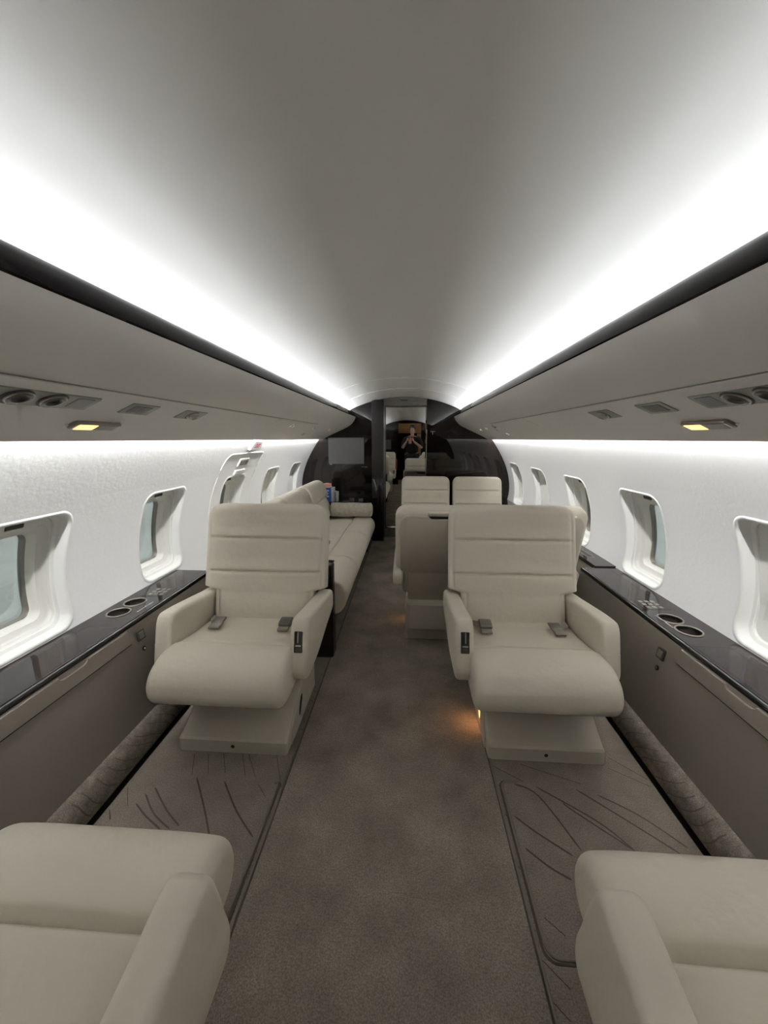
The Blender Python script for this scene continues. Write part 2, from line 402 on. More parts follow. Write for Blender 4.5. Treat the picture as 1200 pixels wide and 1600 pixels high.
loft('door_arch', secs, 'header', bk, ang=50)
slab('header_slot', rrect(-.005, 0, .085, .010, .004, 3), lambda x, z, d: (x, -d, z+1.698), -.002, .0135, 'black', bk, .001)
slab('header_slot', rrect(-.005, 0, .085, .020, .004, 3), lambda x, z, d: (x, .075+z, 1.640-d), -.003, .002, 'black', bk, .001)
box('kick_panel', -.25, .262, .135, .165, 0, .118, 'carpet_kick', bk, .003)
box('sill_strip', -.25, .262, .125, .165, .118, .130, 'chrome', bk, .002)
box('edge_trim', .262, .268, -.012, .0, .60, 1.36, 'brushed', bk, .002)
tag(bk, 'glossy dark ebony bulkhead closing off the far end of the cabin', 'bulkhead', kind='structure')
dr = empty('door_1', (0, Y1+.155, 0))
box('mirror_panel', -.25, .262, 0, .01, .130, 1.642, 'mirror', dr, 0)
tag(dr, 'mirrored aisle door reflecting the cabin and the photographer', 'mirror door', kind='structure')
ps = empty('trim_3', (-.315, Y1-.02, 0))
box('post_upper', -.07, .07, -.06, .17, .776, 1.70, 'post_sheen', ps, .004)  # greyer than the lower part: reflected ceiling painted in as colour
box('post_lower', -.071, .071, -.062, .17, 0, .774, 'black_gloss', ps, .003)
tag(ps, 'dark door post left of the mirror, ceiling sheen coloured in above, black below', 'door post', kind='structure')

# forward bulkhead behind the photographer, with a warm galley beyond (seen in the mirror)
fb = empty('wall_front', (0, Y0, 0))
bulk(Y0-.06, Y0, .23, 'bulkhead_panel', 'ebony_gloss', fb, -1)
bulk(Y0-.06, Y0, .38, 'bulkhead_panel', 'ebony_gloss', fb, 1)
secs = [[(x, y, ceil_z(x)+.01) for x in np.linspace(-.23, .38, 9)]+[(.38, y, 1.66), (-.23, y, 1.66)] for y in (-.06, 0)]
loft('door_header', secs, 'ebony_gloss', fb)
slab('monitor', rrect(-.62, 1.10, .38, .26, .006, 3), lambda x, z, d: (x, d, z), -.002, .012, 'screen', fb, .002)
tag(fb, 'dark forward bulkhead with doorway, visible only in the mirror', 'bulkhead', kind='structure')
gl = empty('wall_galley', (0, Y0-.06, 0))
for a in ((-.75, -.70, -1.2, 0, 0, 1.9), (.80, .85, -1.2, 0, 0, 1.9), (-.75, .85, -1.25, -1.2, 0, 1.9)): box('galley_panel', *a, 'galley_wood' if a[0] != -.75 or a[1] < 0 else 'ebony_gloss', gl, 0)
box('galley_ceiling', -.75, .85, -1.25, 0, 1.80, 1.9, 'galley_wood', gl, 0)
box('galley_cupboard', -.40, .46, -1.20, -.95, 1.42, 1.80, 'galley_wood', gl, .004)
box('galley_cupboard', .30, .72, -1.20, -.60, 0, 1.40, 'galley_wood', gl, .004)
lm = lathe('downlight', [(.001, 0), (.07, 0), (.075, .012), (.075, .03), (.001, .03)], 'warm_lamp', gl, loc=(.08, -.35, 1.772))
tag(gl, 'warm lit wooden galley beyond the forward doorway, seen in the mirror', 'galley', kind='structure')
fe = empty('fire_extinguisher', (-.31, Y0+.07, .42))
lathe('cylinder', [(.001, 0), (.045, 0), (.05, .01), (.05, .26), (.035, .30), (.015, .315), (.001, .315)], 'red', fe)
lathe('valve', [(.001, .315), (.016, .315), (.016, .35), (.001, .35)], 'dark_metal', fe)
box('lever', -.012, .012, -.005, .07, .35, .362, 'black', fe, .003)
box('bracket', -.03, .03, -.07, -.045, .05, .25, 'black', fe, .003)
tag(fe, 'small red fire extinguisher on the forward bulkhead, seen in the mirror', 'extinguisher')

# kick boards (carpeted) along both walls
for side, nm in ((-1, 'baseboard_left'), (1, 'baseboard_right')):
    ya, yb = Y0, (2.0 if side < 0 else Y1)
    root = empty(nm, (side*1.0, ya, 0)); off = Vector(root.location)
    pr = [(1.03, .0), (1.03, .140), (1.002, .140), (.988, .132), (.974, .108), (.969, .07), (.972, .03), (.985, .008), (.992, 0)]
    loft('kick_board', [[tuple(Vector((side*x, y, z))-off) for x, z in pr] for y in np.linspace(ya, yb, 2)], 'carpet_kick', root, ang=60)
    loft('shadow_gap', [[tuple(Vector((side*x, y, z))-off) for x, z in ((.968, -.01), (.968, .0035), (.99, .0035), (.99, -.01))] for y in (ya, yb)], 'black', root)
    # slanting carved strokes in the pile, like the carpet beside them
    y = .75
    while y < yb-.1:
        secs = []
        for t in np.linspace(0, 1, 7):
            zz = .126-.10*t; xx = float(np.interp(zz, [.008, .03, .07, .108, .132], [.985, .972, .969, .974, .988]))-.0012
            yy = y+.09*t+.02*math.sin(t*3+y*9)
            secs.append([tuple(Vector((side*xx, yy-.002, zz))-off), tuple(Vector((side*xx, yy+.002, zz))-off), tuple(Vector((side*(xx+.004), yy+.002, zz))-off), tuple(Vector((side*(xx+.004), yy-.002, zz))-off)])
        loft('carved_line', secs, 'kick_line', root); y += random.uniform(.04, .09)
    tag(root, 'carpet covered kick board under the %s wall console' % ('left' if side < 0 else 'right'), 'kick board', kind='structure')

# carpet pattern: carved lines and raised cords
RL = [[(.504, 1.322), (.704, 1.246)], [(.459, 1.231), (.531, 1.187), (.602, 1.006)], [(.534, 1.224), (.695, 1.105), (.766, 1.016)], [(.426, 1.106), (.48, 1.056), (.57, .989)], [(.431, 1.003), (.487, .953), (.539, .922)],
      [(.675, 1.222), (.789, 1.12), (.9, 1.017)], [(.838, 1.325), (.952, 1.251)], [(.607, 1.166), (.631, 1.138), (.766, 1.016)], [(.379, .755), (.443, .691)], [(.384, .969), (.403, .934)], [(.429, .826), (.47, .79)],
      [(.864, 1.377), (.96, 1.28)], [(.742, 1.205), (.848, 1.133), (.936, 1.035)], [(.393, 1.309), (.492, 1.244)], [(.384, 1.132), (.4, 1.104)], [(.384, .678), (.423, .64)], [(.384, .846), (.395, .796)]]
LL = [[(-.738, 1.293), (-.692, 1.204)], [(-.676, 1.297), (-.628, 1.209)], [(-.576, 1.304), (-.508, 1.201)], [(-.601, 1.302), (-.546, 1.201)], [(-.464, 1.311), (-.388, 1.148)], [(-.726, 1.184), (-.631, 1.063), (-.569, .978)],
      [(-.613, 1.173), (-.519, 1.065), (-.427, .982)], [(-.483, 1.17), (-.439, 1.122)], [(-.794, 1.29), (-.751, 1.195)], [(-.407, 1.063), (-.385, 1.031)], [(-.407, .954), (-.385, .919)], [(-.409, .887), (-.385, .87)],
      [(-.404, 1.451), (-.385, 1.436)], [(-.403, 1.358), (-.386, 1.33)], [(-.403, 1.015), (-.386, .99)], [(-.954, 1.127), (-.902, 1.056)], [(-.881, 1.069), (-.816, 1.027), (-.74, .988)], [(-.872, 1.106), (-.797, 1.039), (-.709, .99)],
      [(-.855, 1.133), (-.76, 1.053), (-.684, 1.002)], [(-.955, 1.04), (-.926, 1.008)]]
# the same strokes go on under and beyond the seats
for k in range(9): RL.append([(.45+.05*k, 1.80+.03*(k % 3)), (.62+.045*k, 1.66)])
for k in range(7): LL.append([(-.90+.06*k, 1.95), (-.86+.06*k, 1.80)])
for k in range(8): RL.append([(.42+.06*k, .52), (.58+.05*k, .38)]); LL.append([(-.88+.06*k, .55), (-.80+.06*k, .40)])
for i in range(7): LL.append([(-.405, 1.50+.07*i), (-.386, 1.475+.07*i)])
for ln in RL+LL: ribbon('carved_line', ln, .0085, -.004, .0008, 'carpet_line', fl)
def cord(side, y0, y1, x0, xt, xb, r):
    P = [(xt, y1)]+[(x0+r+r*math.cos(t), y1-r+r*math.sin(t)) for t in np.linspace(PI/2, PI, 7)]+[(x0+r+r*math.cos(t), y0+r+r*math.sin(t)) for t in np.linspace(PI, 1.5*PI, 7)]+[(xb, y0)]
    tube('carpet_cord', [(side*x, y, .001) for x, y in P], .0045, 'carpet_cord', fl, 8)
    tube('cord_groove', [(side*(x-.008), y+(-.008 if y < (y0+y1)/2-.2 else 0), -.0012) for x, y in P], .0040, 'carpet_line', fl, 8)
cord(1, .742, 1.243, .411, .47, .75, .03)
cord(-1, .60, 1.18, .411, .425, .8, .01)
for s in (-1, 1):
    box('runner_seam', s*.3835-.0025, s*.3835+.0025, Y0, Y1-.1, -.003, .0035, 'carpet_line', fl, .001, 1)
    box('runner_edge', s*.391-.004, s*.391+.004, Y0, Y1-.1, -.003, .003, 'carpet_cord', fl, .002, 1)

# ------------------------------------------------------------------ wall consoles
def px_(z): return 1.0+(z-.13)/(.50-.13)*.055        # dado panel plane
def console(side, ya, yb):
    sn = 'left' if side < 0 else 'right'
    root = empty('side_console', (side*1.1, .9, 0)); off = Vector(root.location)
    P = lambda x, y, z: tuple(Vector((side*x, y, z))-off)
    pm = lambda y, z, d: P(px_(z)-d, y, z)
    # top with holes for the cups
    cups = [(1.178, 1.562), (1.174, 1.457)] if side < 0 else [(1.139, 1.545), (1.144, 1.445)]
    rc = .043; V, F = [], []; X0, X1 = 1.069, 1.262; cy0, cy1 = cups[1][1]-.052, cups[0][1]+.052; ym = (cups[0][1]+cups[1][1])/2
    t3 = lambda x, y, d: P(x, y, .520)
    for a, b in ((ya, cy0), (cy1, yb)): add(V, F, *loft_vf([[t3(x, y, 0) for x in (X0, X1)] for y in (a, b)], False, False))
    for (cx, cyy), (a, b) in zip(cups, ((ym, cy1), (cy0, ym))):
        add(V, F, *ring_patch((X0, X1, a, b), circle(cx, cyy, rc, 32), t3, 1))
    add(V, F, *loft_vf([[P(x, y, z) for x, z in ((X1, .52), (X1, .505), (X0, .505), (X0, .52))] for y in (ya, yb)], False, False))
    for y in (ya, yb): b = len(V); V += [P(X0, y, .505), P(X1, y, .505), P(X1, y, .52), P(X0, y, .52)]; F.append((b, b+1, b+2, b+3))
    mk('ledge_top', V, F, 'veneer', root, ang=30)
    loft('front_edge', [[P(x, y, z) for x, z in ((1.072, .521), (1.062, .522), (1.056, .518), (1.055, .507), (1.058, .501), (1.072, .501))] for y in (ya, yb)], 'black_gloss', root, ang=60)
    tube('edge_bead', [P(1.0655, ya, .5215), P(1.0655, yb, .5215)], .0022, 'veneer', root, 8)
    loft('dado_panel', [[P(x, y, z) for x, z in ((px_(.502), .502), (px_(.132), .132), (1.05, .132), (1.10, .502))] for y in (ya, yb)], 'dado', root, ang=20)
    # drawer fronts with a finger scoop in the top edge
    def drawer(y0, y1, ys, z0=.443, z1=.4985, nm='drawer_front'):
        top = [(y1, z1)]
        for t in np.linspace(0, PI, 11): top.append((ys+.055*math.cos(t), z1-.012*min(1, 1.6*math.sin(t))))
        return slab(nm, [(y0, z0), (y1, z0)]+top+[(y0, z1)], pm, -.002, .0055, 'dado', root, .0018)
    def groove(y0, y1, z0, z1): slab('groove', [(y0, z0), (y1, z0), (y1, z1), (y0, z1)], pm, -.002, .0016, 'black', root, 0)
    drawer(.15, 1.342, 1.09); groove(.10, 1.347, .4385, .4435); groove(1.342, 1.3465, .4385, .4985)
    if side > 0:
        slab('finger_scoop', [(1.86+.045*math.cos(t), .4985-.013*min(1, 1.6*math.sin(t))) for t in np.linspace(0, PI, 9)], pm, -.001, .0012, 'dado_edge', root, .0005)
    yo = 1.402 if side < 0 else 1.428; zo = .452 if side < 0 else .43
    s = slab('switch_plate', rrect(yo, zo, .042, .044, .004, 3), pm, -.001, .006, 'dark_metal', root, .0015)
    slab('rocker', rrect(yo, zo, .026, .028, .003, 3), pm, .005, .0085, 'vent_plate', s, .001)
    s = slab('headphone_jack', circle(yo, zo-.060, .0095, 18), pm, -.001, .004, 'black_gloss', root, .001)
    slab('jack_hole', circle(yo, zo-.060, .004, 12), pm, .003, .0046, 'brushed', s, .0003)
    for (cx, cyy) in cups:
        h = empty('cup_holder', P(cx, cyy, .52)); h.parent = root
        tube('rim', [(rc*1.02*math.cos(2*PI*k/32), rc*1.02*math.sin(2*PI*k/32), .001) for k in range(32)], .0034, 'brushed', h, 8, True)
        lathe('cup', [(rc, 0), (rc*.97, -.055), (rc*.9, -.06), (.001, -.06)], 'dark_metal', h, 28, cap=False)
    # inlay outline, label strips and a switch panel let into the veneer
    tp = lambda x, y, d: P(x, y, .520+d)
    for a, b, c, d in ((1.205, 1.207, .10, 1.33), (1.083, 1.085, .10, 1.33), (1.085, 1.205, 1.328, 1.33), (1.205, 1.207, 1.70, yb-.04), (1.085, 1.205, 1.70, 1.702)):
        slab('inlay_line', [(a, c), (b, c), (b, d), (a, d)], tp, -.001, .0004, 'inlay', root, 0)
    for k in range(9): slab('placard_mark', [(1.098, 1.47+.012*k), (1.104, 1.47+.012*k), (1.104, 1.478+.012*k), (1.098, 1.478+.012*k)], tp, -.001, .0005, 'book_white', root, 0)
    sp = slab('switch_panel', rrect(1.145, 1.69, .11, .115, .004, 3), tp, -.001, .0008, 'veneer', root, .0003)
    for i in range(3):
        for j in range(3): slab('switch_key', rrect(1.118+.027*i, 1.658+.03*j, .017, .020, .003, 2), tp, 0, .0016, 'brushed', sp, .0005)
    tag(root, '%s wall console with dark veneer ledge, two cup holders and taupe dado panel' % sn, 'console')
console(-1, Y0+.02, 2.0); console(1, Y0+.02, 2.19)
# lower ledge further aft on the right, set back with a table slot
root = empty('side_ledge', (1.15, 3.4, 0)); off = Vector(root.location); P = lambda x, y, z: tuple(Vector((x, y, z))-off)
loft('ledge_top', [[P(x, y, z) for x, z in ((1.14, .505), (1.14, .527), (1.262, .527), (1.262, .505))] for y in (2.20, Y1-.01)], 'veneer', root, ang=20)
loft('dado_panel', [[P(x, y, z) for x, z in ((1.147, .503), (1.085, .132), (1.10, .132), (1.18, .503))] for y in (2.20, Y1-.01)], 'dado', root, ang=20)
slab('table_slot', rrect(1.195, 2.75, .03, .75, .012, 4), lambda x, y, d: P(x, y, .527+d), -.01, .0008, 'black', root, .0003)
slab('slot_frame', rrect(1.195, 2.75, .046, .77, .018, 4), lambda x, y, d: P(x, y, .527+d), -.01, .0005, 'dado_edge', root, .0002)
tag(root, 'narrow dark ledge with a table slot beside the dining seats', 'ledge')

# ------------------------------------------------------------------ seats
TY, TZ = math.sin(.262), math.cos(.262)
def seat(label, group, loc, rz, a=1, sx=1.0, sz=1.0, belts=True, control=True, court=None, base_dx=0):
    """armchair, front towards local -y, a = sign of the aisle side"""
    root = empty('armchair', loc, rz)
    S = lambda x, y, z: (x*sx, y, z*sz)
    # base
    pr = [(-.245, 0), (-.247, .055), (-.240, .064), (-.215, .072), (-.06, .165), (-.035, .20), (-.03, .262), (.195, .262), (.212, .20), (.212, 0)]
    pl = []
    for i in range(len(pr)): pl.append(pr[i])
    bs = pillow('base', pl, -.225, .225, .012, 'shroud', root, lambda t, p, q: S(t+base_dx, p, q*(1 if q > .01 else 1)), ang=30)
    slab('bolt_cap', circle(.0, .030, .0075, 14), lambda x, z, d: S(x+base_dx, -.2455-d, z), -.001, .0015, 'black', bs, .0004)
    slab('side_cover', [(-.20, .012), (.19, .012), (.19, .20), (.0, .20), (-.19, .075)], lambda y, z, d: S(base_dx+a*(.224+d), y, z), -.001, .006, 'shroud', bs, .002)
    slab('floor_light', catmull([(-.085, .055), (-.055, .085), (-.035, .125), (-.055, .13), (-.085, .09)], 4), lambda y, z, d: S(base_dx+a*(.229+d), y, z), -.001, .0022, 'amber' if court else 'black_gloss', bs, .0005)
    # seat pan
    pillow('seat_pan', [(-.29, .255), (-.29, .29), (.22, .31), (.22, .25), (-.10, .235)], -.225, .225, .010, 'leather', root, lambda t, p, q: S(t, p, q), ang=40)
    # cushion with soft roll at the front
    cp = catmull([(.16, .385), (.10, .398), (-.02, .408), (-.13, .424), (-.165, .433), (-.20, .442), (-.27, .440), (-.335, .412), (-.368, .362), (-.362, .310), (-.32, .276), (-.24, .272), (-.10, .285), (.10, .295), (.16, .32)], 6)
    def shp(t, p, q):
        e = 1-min(1, (abs(t)/.255)**6)
        if q > .36: q += .010*e-.022*math.exp(-((p+.165)/.008)**2)*max(0, 1-(abs(t)/.24)**8)-.006*math.exp(-((p-.0)/.07)**2-((t)/.12)**2)
        return p, q
    pillow('seat_cushion', [tuple(p) for p in cp], -.255, .255, .030, 'leather', root, lambda t, p, q: S(t, p, q), mid=16, steps=6, shape=shp, ang=70)
    # backrest
    L = .598; y0, z0 = .115, .365
    B = lambda x, v, d: S(x, y0+v*TY-d*TZ, z0+v*TZ+d*TY)
    vs_ = sorted(set([0, .006, .015]+list(np.linspace(.03, L-.05, 34))+[L-.045+.045*math.sin(t) for t in np.linspace(.1, PI/2, 9)]+[.262+k*.004 for k in range(-5, 6)]+[.424+k*.004 for k in range(-5, 6)]+[.165+.004*k for k in range(9)]))
    secs = []; N = 120
    for v in [q for q in vs_ if q <= L]:
        k = min(1, max(0, (v-.168)/.022)); k = k*k*(3-2*k); wv = .245+(.301-.245)*k
        rc_ = .075; u = L-v
        if u < rc_: wv -= rc_-math.sqrt(max(0, rc_*rc_-(rc_-u)**2))
        if v < .02: wv -= .012*(1-v/.02)
        T = .052
        if u < .045: T *= math.sqrt(max(.02, 1-((.045-u)/.045)**2))
        if v < .02: T *= .8+.2*v/.02
        loop = []
        for i in range(N):
            t = 2*PI*i/N; c, s = math.cos(t), math.sin(t)
            x = wv*math.copysign(abs(c)**.34, c); d = T*math.copysign(abs(s)**.34, s)
            if d > 0:
                m_ = max(0, 1-(abs(x)/(wv-.018))**10) if abs(x) < wv-.018 else 0
                d += m_*(.006*math.sin(PI*((v*1.0) % .16)/.16) - .015*math.exp(-((v-.262)/.0065)**2) - .015*math.exp(-((v-.424)/.0065)**2))*(1 if u > .03 else u/.03)
            if d > .6*T and u > .03: d -= .0045*math.exp(-((wv-.026-abs(x))/.0045)**2)*min(1, (u-.03)/.05)
            loop.append(B(x, v, d-.052))
        secs.append(loop)
    bk_ = loft('backrest', secs, 'leather', root, ang=70)
    # rear shell with a grab slot at the top
    o = [(-.205, -.10), (.205, -.10), (.215, -.09), (.215, .155), (.225, .165), (.258, .170), (.268, .18), (.268, .50), (.262, .525), (.245, .550), (.215, .562), (.09, .562), (.075, .545), (.06, .538), (-.06, .538), (-.075, .545), (-.09, .562), (-.215, .562), (-.245, .550), (-.262, .525), (-.268, .50), (-.268, .18), (-.258, .17), (-.225, .165), (-.215, .155), (-.215, -.09)]
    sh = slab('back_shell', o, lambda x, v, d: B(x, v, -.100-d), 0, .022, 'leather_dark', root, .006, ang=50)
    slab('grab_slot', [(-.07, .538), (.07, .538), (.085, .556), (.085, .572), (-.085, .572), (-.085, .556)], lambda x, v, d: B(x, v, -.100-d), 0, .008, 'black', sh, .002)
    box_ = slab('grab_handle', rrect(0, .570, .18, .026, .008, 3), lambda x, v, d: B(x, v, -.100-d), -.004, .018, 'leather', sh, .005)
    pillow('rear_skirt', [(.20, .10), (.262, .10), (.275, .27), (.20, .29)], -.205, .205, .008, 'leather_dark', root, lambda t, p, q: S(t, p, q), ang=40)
    # arms
    ap = catmull([(.27, .50), (.15, .520), (.0, .540), (-.13, .556), (-.166, .552), (-.188, .525), (-.205, .47), (-.216, .42), (-.227, .378), (-.228, .350), (-.216, .326), (-.190, .316), (-.10, .328), (.12, .375), (.26, .40), (.285, .44)], 5)
    for s_ in (-1, 1):
        aisle = (s_ == a)
        pp = [tuple(p) for p in ap] if aisle else [(p, q if q > .44 else q+.01) for p, q in ap]
        arm = pillow('armrest', pp, 0.248, .318, .017, 'leather', root, lambda t, p, q: S(s_*(t-(.008 if p < -.05 else 0)*((-.05-p)/.15 if p < -.05 else 0)), p, q), mid=4, ang=60)
        if aisle and control:
            # control panel on the sloping front of the aisle arm
            pA = Vector((0, -.1885, .524)); pB = Vector((0, -.2135, .430)); dr_ = (pB-pA); nrm = Vector((0, dr_.z, -dr_.y)).normalized()
            if nrm.y > 0: nrm = -nrm
            ln = dr_.length; dr_.normalize()
            def cp_(x, v, d):
                q = pA+dr_*v+nrm*d; return S(s_*(.2755+x), q.y, q.z)
            c = slab('control_panel', rrect(0, .052, .034, .082, .004, 3), cp_, -.006, .0030, 'black_gloss', arm, .0015)
            slab('control_slider', rrect(-.002, .034, .005, .042, .002, 2), cp_, .002, .0047, 'brushed', c, .0005)
            slab('control_button', rrect(0, .066, .022, .006, .002, 2), cp_, .002, .0050, 'chrome', c, .0005)
            slab('control_button', rrect(0, .081, .022, .014, .002, 2), cp_, .002, .0045, 'dark_metal', c, .0005)
    if belts:
        for s_, yb_ in ((1, -.005), (-1, .03)):
            pth = [(s_*.235, .115, .408), (s_*.215, .075, .425), (s_*.19, .045, .432), (s_*.165, yb_+.01, .436)]
            st = [Vector(p) for p in pth]; secs = []
            for p in catmull(pth, 5, False): secs.append([S(p[0], p[1]-.022, p[2]-.002), S(p[0], p[1]+.022, p[2]), S(p[0], p[1]+.022, p[2]+.003), S(p[0], p[1]-.022, p[2]+.001)])
            bl = loft('seat_belt', secs, 'belt', root)
            xx = s_*.155
            if s_ == a:
                b = pillow('buckle', catmull([(-.026, .434), (-.03, .450), (0, .458), (.028, .455), (.028, .436), (0, .432)], 4), xx-.026, xx+.026, .004, 'buckle', bl, lambda t, p, q: S(t, p+.018, q), mid=2, steps=3)
            else:
                b = pillow('buckle_tongue', catmull([(-.022, .432), (-.022, .440), (.022, .444), (.022, .434)], 3), xx-.03, xx+.02, .003, 'buckle', bl, lambda t, p, q: S(t, p+.03, q), mid=2, steps=2)
            bb = pillow('belt_loop', catmull([(-.045, .424), (-.048, .436), (-.02, .438), (.0, .436), (0, .430), (-.02, .428)], 3), xx-.024, xx+.022, .002, 'belt', bl, lambda t, p, q: S(t, p+.012, q), mid=2, steps=2)
    if court:
        ld = bpy.data.lights.new('courtesy_glow', 'SPOT'); ld.energy = court; ld.color = (1, .45, .16); ld.spot_size = 2.4; ld.spot_blend = 1; ld.shadow_soft_size = .01
        lo = bpy.data.objects.new('courtesy_glow', ld); COL.objects.link(lo); lo.parent = root; lo.location = S(base_dx+a*.236, -.06, .09)
        d = Vector((a*.45, 0, -1)); lo.rotation_euler = d.to_track_quat('-Z', 'Y').to_euler()
    tag(root, label, 'armchair', group); return root
G = 'cream leather cabin armchairs'
seat('cream leather armchair facing the camera on the left, in front of the sofa', G, (-.640, 1.55, 0), 0, a=1)
seat('cream leather armchair facing the camera on the right, small amber light at its base', G, (.557, 1.585, 0), 0, a=-1, court=.35, base_dx=.05)
seat('near left armchair cut by the lower left corner, facing away', G, (-.572, .315, 0), PI, a=-1)
seat('near right armchair cut by the lower right corner, facing away', G, (.672, .335, 0), PI, a=1)
seat('aisle dining armchair seen from behind, grab slot in its back', G, (.242, 2.47, 0), PI, a=1, sx=.86, sz=.945, belts=False, control=False, court=.08)
seat('wall side dining armchair seen from behind, mostly hidden by the right armchair', G, (.792, 2.48, 0), PI, a=-1, sx=.86, sz=.945, belts=False, control=False)
seat('far aisle side dining armchair facing the camera, next to the mirrored door', G, (.243, 3.96, 0), 0, a=-1, sx=.872, sz=.905, belts=False, control=False)
seat('far wall side dining armchair facing the camera, before the dark bulkhead', G, (.803, 3.96, 0), 0, a=1, sx=.872, sz=.905, belts=False, control=False)

# ------------------------------------------------------------------ sofa on the left, end panels
sf = empty('sofa', (-.75, 3.1, 0)); off = Vector(sf.location); SP = lambda t, p, q: tuple(Vector((p, t, q))-off)
YA, YB = 2.13, 4.08
pillow('plinth', [(-1.10, .0), (-.44, .0), (-.40, .20), (-1.10, .24)], YA, YB, .005, 'black', sf, SP, ang=30)
fr = [tuple(p) for p in catmull([(-.52, .415), (-.46, .428), (-.385, .425), (-.330, .395), (-.305, .340), (-.312, .275), (-.345, .225), (-.40, .205), (-.50, .21), (-.53, .30)], 6)]
rr = [tuple(p) for p in catmull([(-.93, .395), (-.80, .408), (-.65, .416), (-.55, .414), (-.523, .395), (-.52, .30), (-.56, .24), (-.90, .24)], 6)]
for a, b in ((YA, 2.62), (2.62, 3.35), (3.35, YB)):
    pillow('seat_front', fr, a+.001, b-.001, .014, 'leather', sf, SP, mid=8)
    pillow('seat_cushion', rr, a+.001, b-.001, .014, 'leather', sf, SP, mid=8)
b1 = [tuple(p) for p in catmull([(-.80, .43), (-.765, .47), (-.795, .56), (-.825, .620), (-.845, .632), (-.97, .62), (-.97, .42)], 6)]
b2 = [tuple(p) for p in catmull([(-.835, .640), (-.812, .675), (-.835, .745), (-.872, .800), (-.925, .815), (-.985, .79), (-1.01, .70), (-.95, .63)], 6)]
for a, b in ((YA, 2.78), (2.78, 3.43), (3.43, YB)):
    pillow('back_lower', b1, a+.002, b-.002, .03, 'leather', sf, SP, mid=8)
    pillow('back_upper', b2, a+.002, b-.002, .035, 'leather', sf, SP, mid=8)
pillow('back_frame', [(-.95, .25), (-.95, .70), (-1.02, .70), (-1.03, .50), (-1.03, .25)], YA, YB, .01, 'leather_dark', sf, SP, ang=30)
bx = pillow('buckle', [(-.60, .418), (-.575, .418), (-.575, .440), (-.60, .440)], 2.93, 2.99, .004, 'dark_metal', sf, SP)
tag(sf, 'long cream leather sofa along the left wall under the windows', 'sofa')
sc = empty('sofa_end_panel', (-.70, 2.06, 0))
box('panel', -.31, .328, -.05, .05, 0, .548, 'black_gloss', sc, .006)
box('panel_cap', -.312, .332, -.054, .054, .548, .560, 'veneer', sc, .004)
box('outer_trim', .326, .332, -.045, .045, .004, .545, 'ebony_strip', sc, .002)
tag(sc, 'black glossy end panel between the left armchair and the sofa', 'panel')
ec = empty('end_cabinet', (-.78, 4.40, 0))
box('body', -.27, .385, -.27, .285, 0, .515, 'ebony_gloss', ec, .004)
box('cabinet_top', -.40, .40, -.285, .288, .516, .540, 'black_gloss', ec, .005)
box('top_bead', -.40, .395, -.289, -.284, .524, .534, 'brushed', ec, .001)
tag(ec, 'low dark cabinet between the sofa and the ebony bulkhead', 'cabinet')
bl = empty('bolster', (-.548, 4.0, .507))
secs = []
for i in range(41):
    t = i/40; x = -.222+.444*t; e = min(t, 1-t)*.444; R = .076*(1-.28*max(0, 1-e/.014)**2)
    secs.append([(x, (R+.0016*math.sin(7*k*2*PI/32+x*20)*math.sin(x*60))*math.cos(2*PI*k/32), (R+.0016*math.sin(5*k*2*PI/32+x*31))*math.sin(2*PI*k/32)*.98) for k in range(32)])
loft('roll', secs, 'blanket', bl, ang=60)
for s in (-1, 1):
    sp = [(s*.223, (.010+.0022*k)*math.cos(k*.55), (.010+.0022*k)*math.sin(k*.55)) for k in range(18)]
    tube('fold_edge', sp, .0045, 'blanket', bl, 6)
P_ = [(x, -.030+.004*math.sin(x*14), 0.0715) for x in np.linspace(-.215, .218, 12)]
tube('flap_edge', P_, .004, 'blanket', bl, 6)
tag(bl, 'rolled cream blanket bolster at the far end of the sofa', 'bolster')

# things on the end cabinet
def book(label, x, y, w_, d_, h_, m, lean=0):
    r = empty('book', (x, y, .5405)); r.rotation_euler = (0, lean, 0)
    box('cover', -w_/2, w_/2, -d_/2, d_/2, 0, h_, m, r, .002)
    box('pages', -w_/2+.003, w_/2-.003, -d_/2+.004, d_/2+.002, .004, h_+.001, 'paper', r, .001)
    if m == 'book_blue':
        for k in range(3): slab('cover_print', rrect(.004*(-1)**k, h_*(.78-.2*k), w_*.45, .018, .004, 2), lambda p, q, d: (p, -d_/2-d, q), -.0005, .0006, 'book_white', r, .0002)
    tag(r, label, 'book', 'books on the dark end cabinet')
book('thick blue book standing on the dark end cabinet', -.868, 4.36, .075, .13, .165, 'book_blue')
book('white book standing beside the blue book on the cabinet', -.812, 4.36, .026, .12, .158, 'book_white')
book('small grey book at the end of the row on the cabinet', -.784, 4.36, .020, .10, .115, 'book_grey')
book('thin pale book leaning last in the row on the cabinet', -.762, 4.36, .014, .09, .11, 'book_white', .0)
pb = empty('tissue_pack', (-.880, 4.36, .707))
box('pack', -.05, .045, -.03, .03, 0, .038, 'pink', pb, .008, 3)
box('flap', -.02, .02, -.012, .012, .036, .042, 'paper', pb, .002)
tag(pb, 'pink packet lying on top of the blue book', 'packet')
for x, lab in ((-.600, 'left of two small clear tumblers on the dark end cabinet'), (-.495, 'right of two small clear tumblers on the dark end cabinet')):
    r = empty('tumbler', (x, 4.40, .5405))
    lathe('cup', [(.001, 0), (.026, 0), (.031, .030), (.028, .030), (.024, .004), (.001, .004)], 'plastic_clear', r)
    lathe('rim', [(.029, .029), (.0325, .0295), (.0325, .032), (.029, .032)], 'chrome', r)
    tag(r, lab, 'tumbler', 'tumblers on the end cabinet')

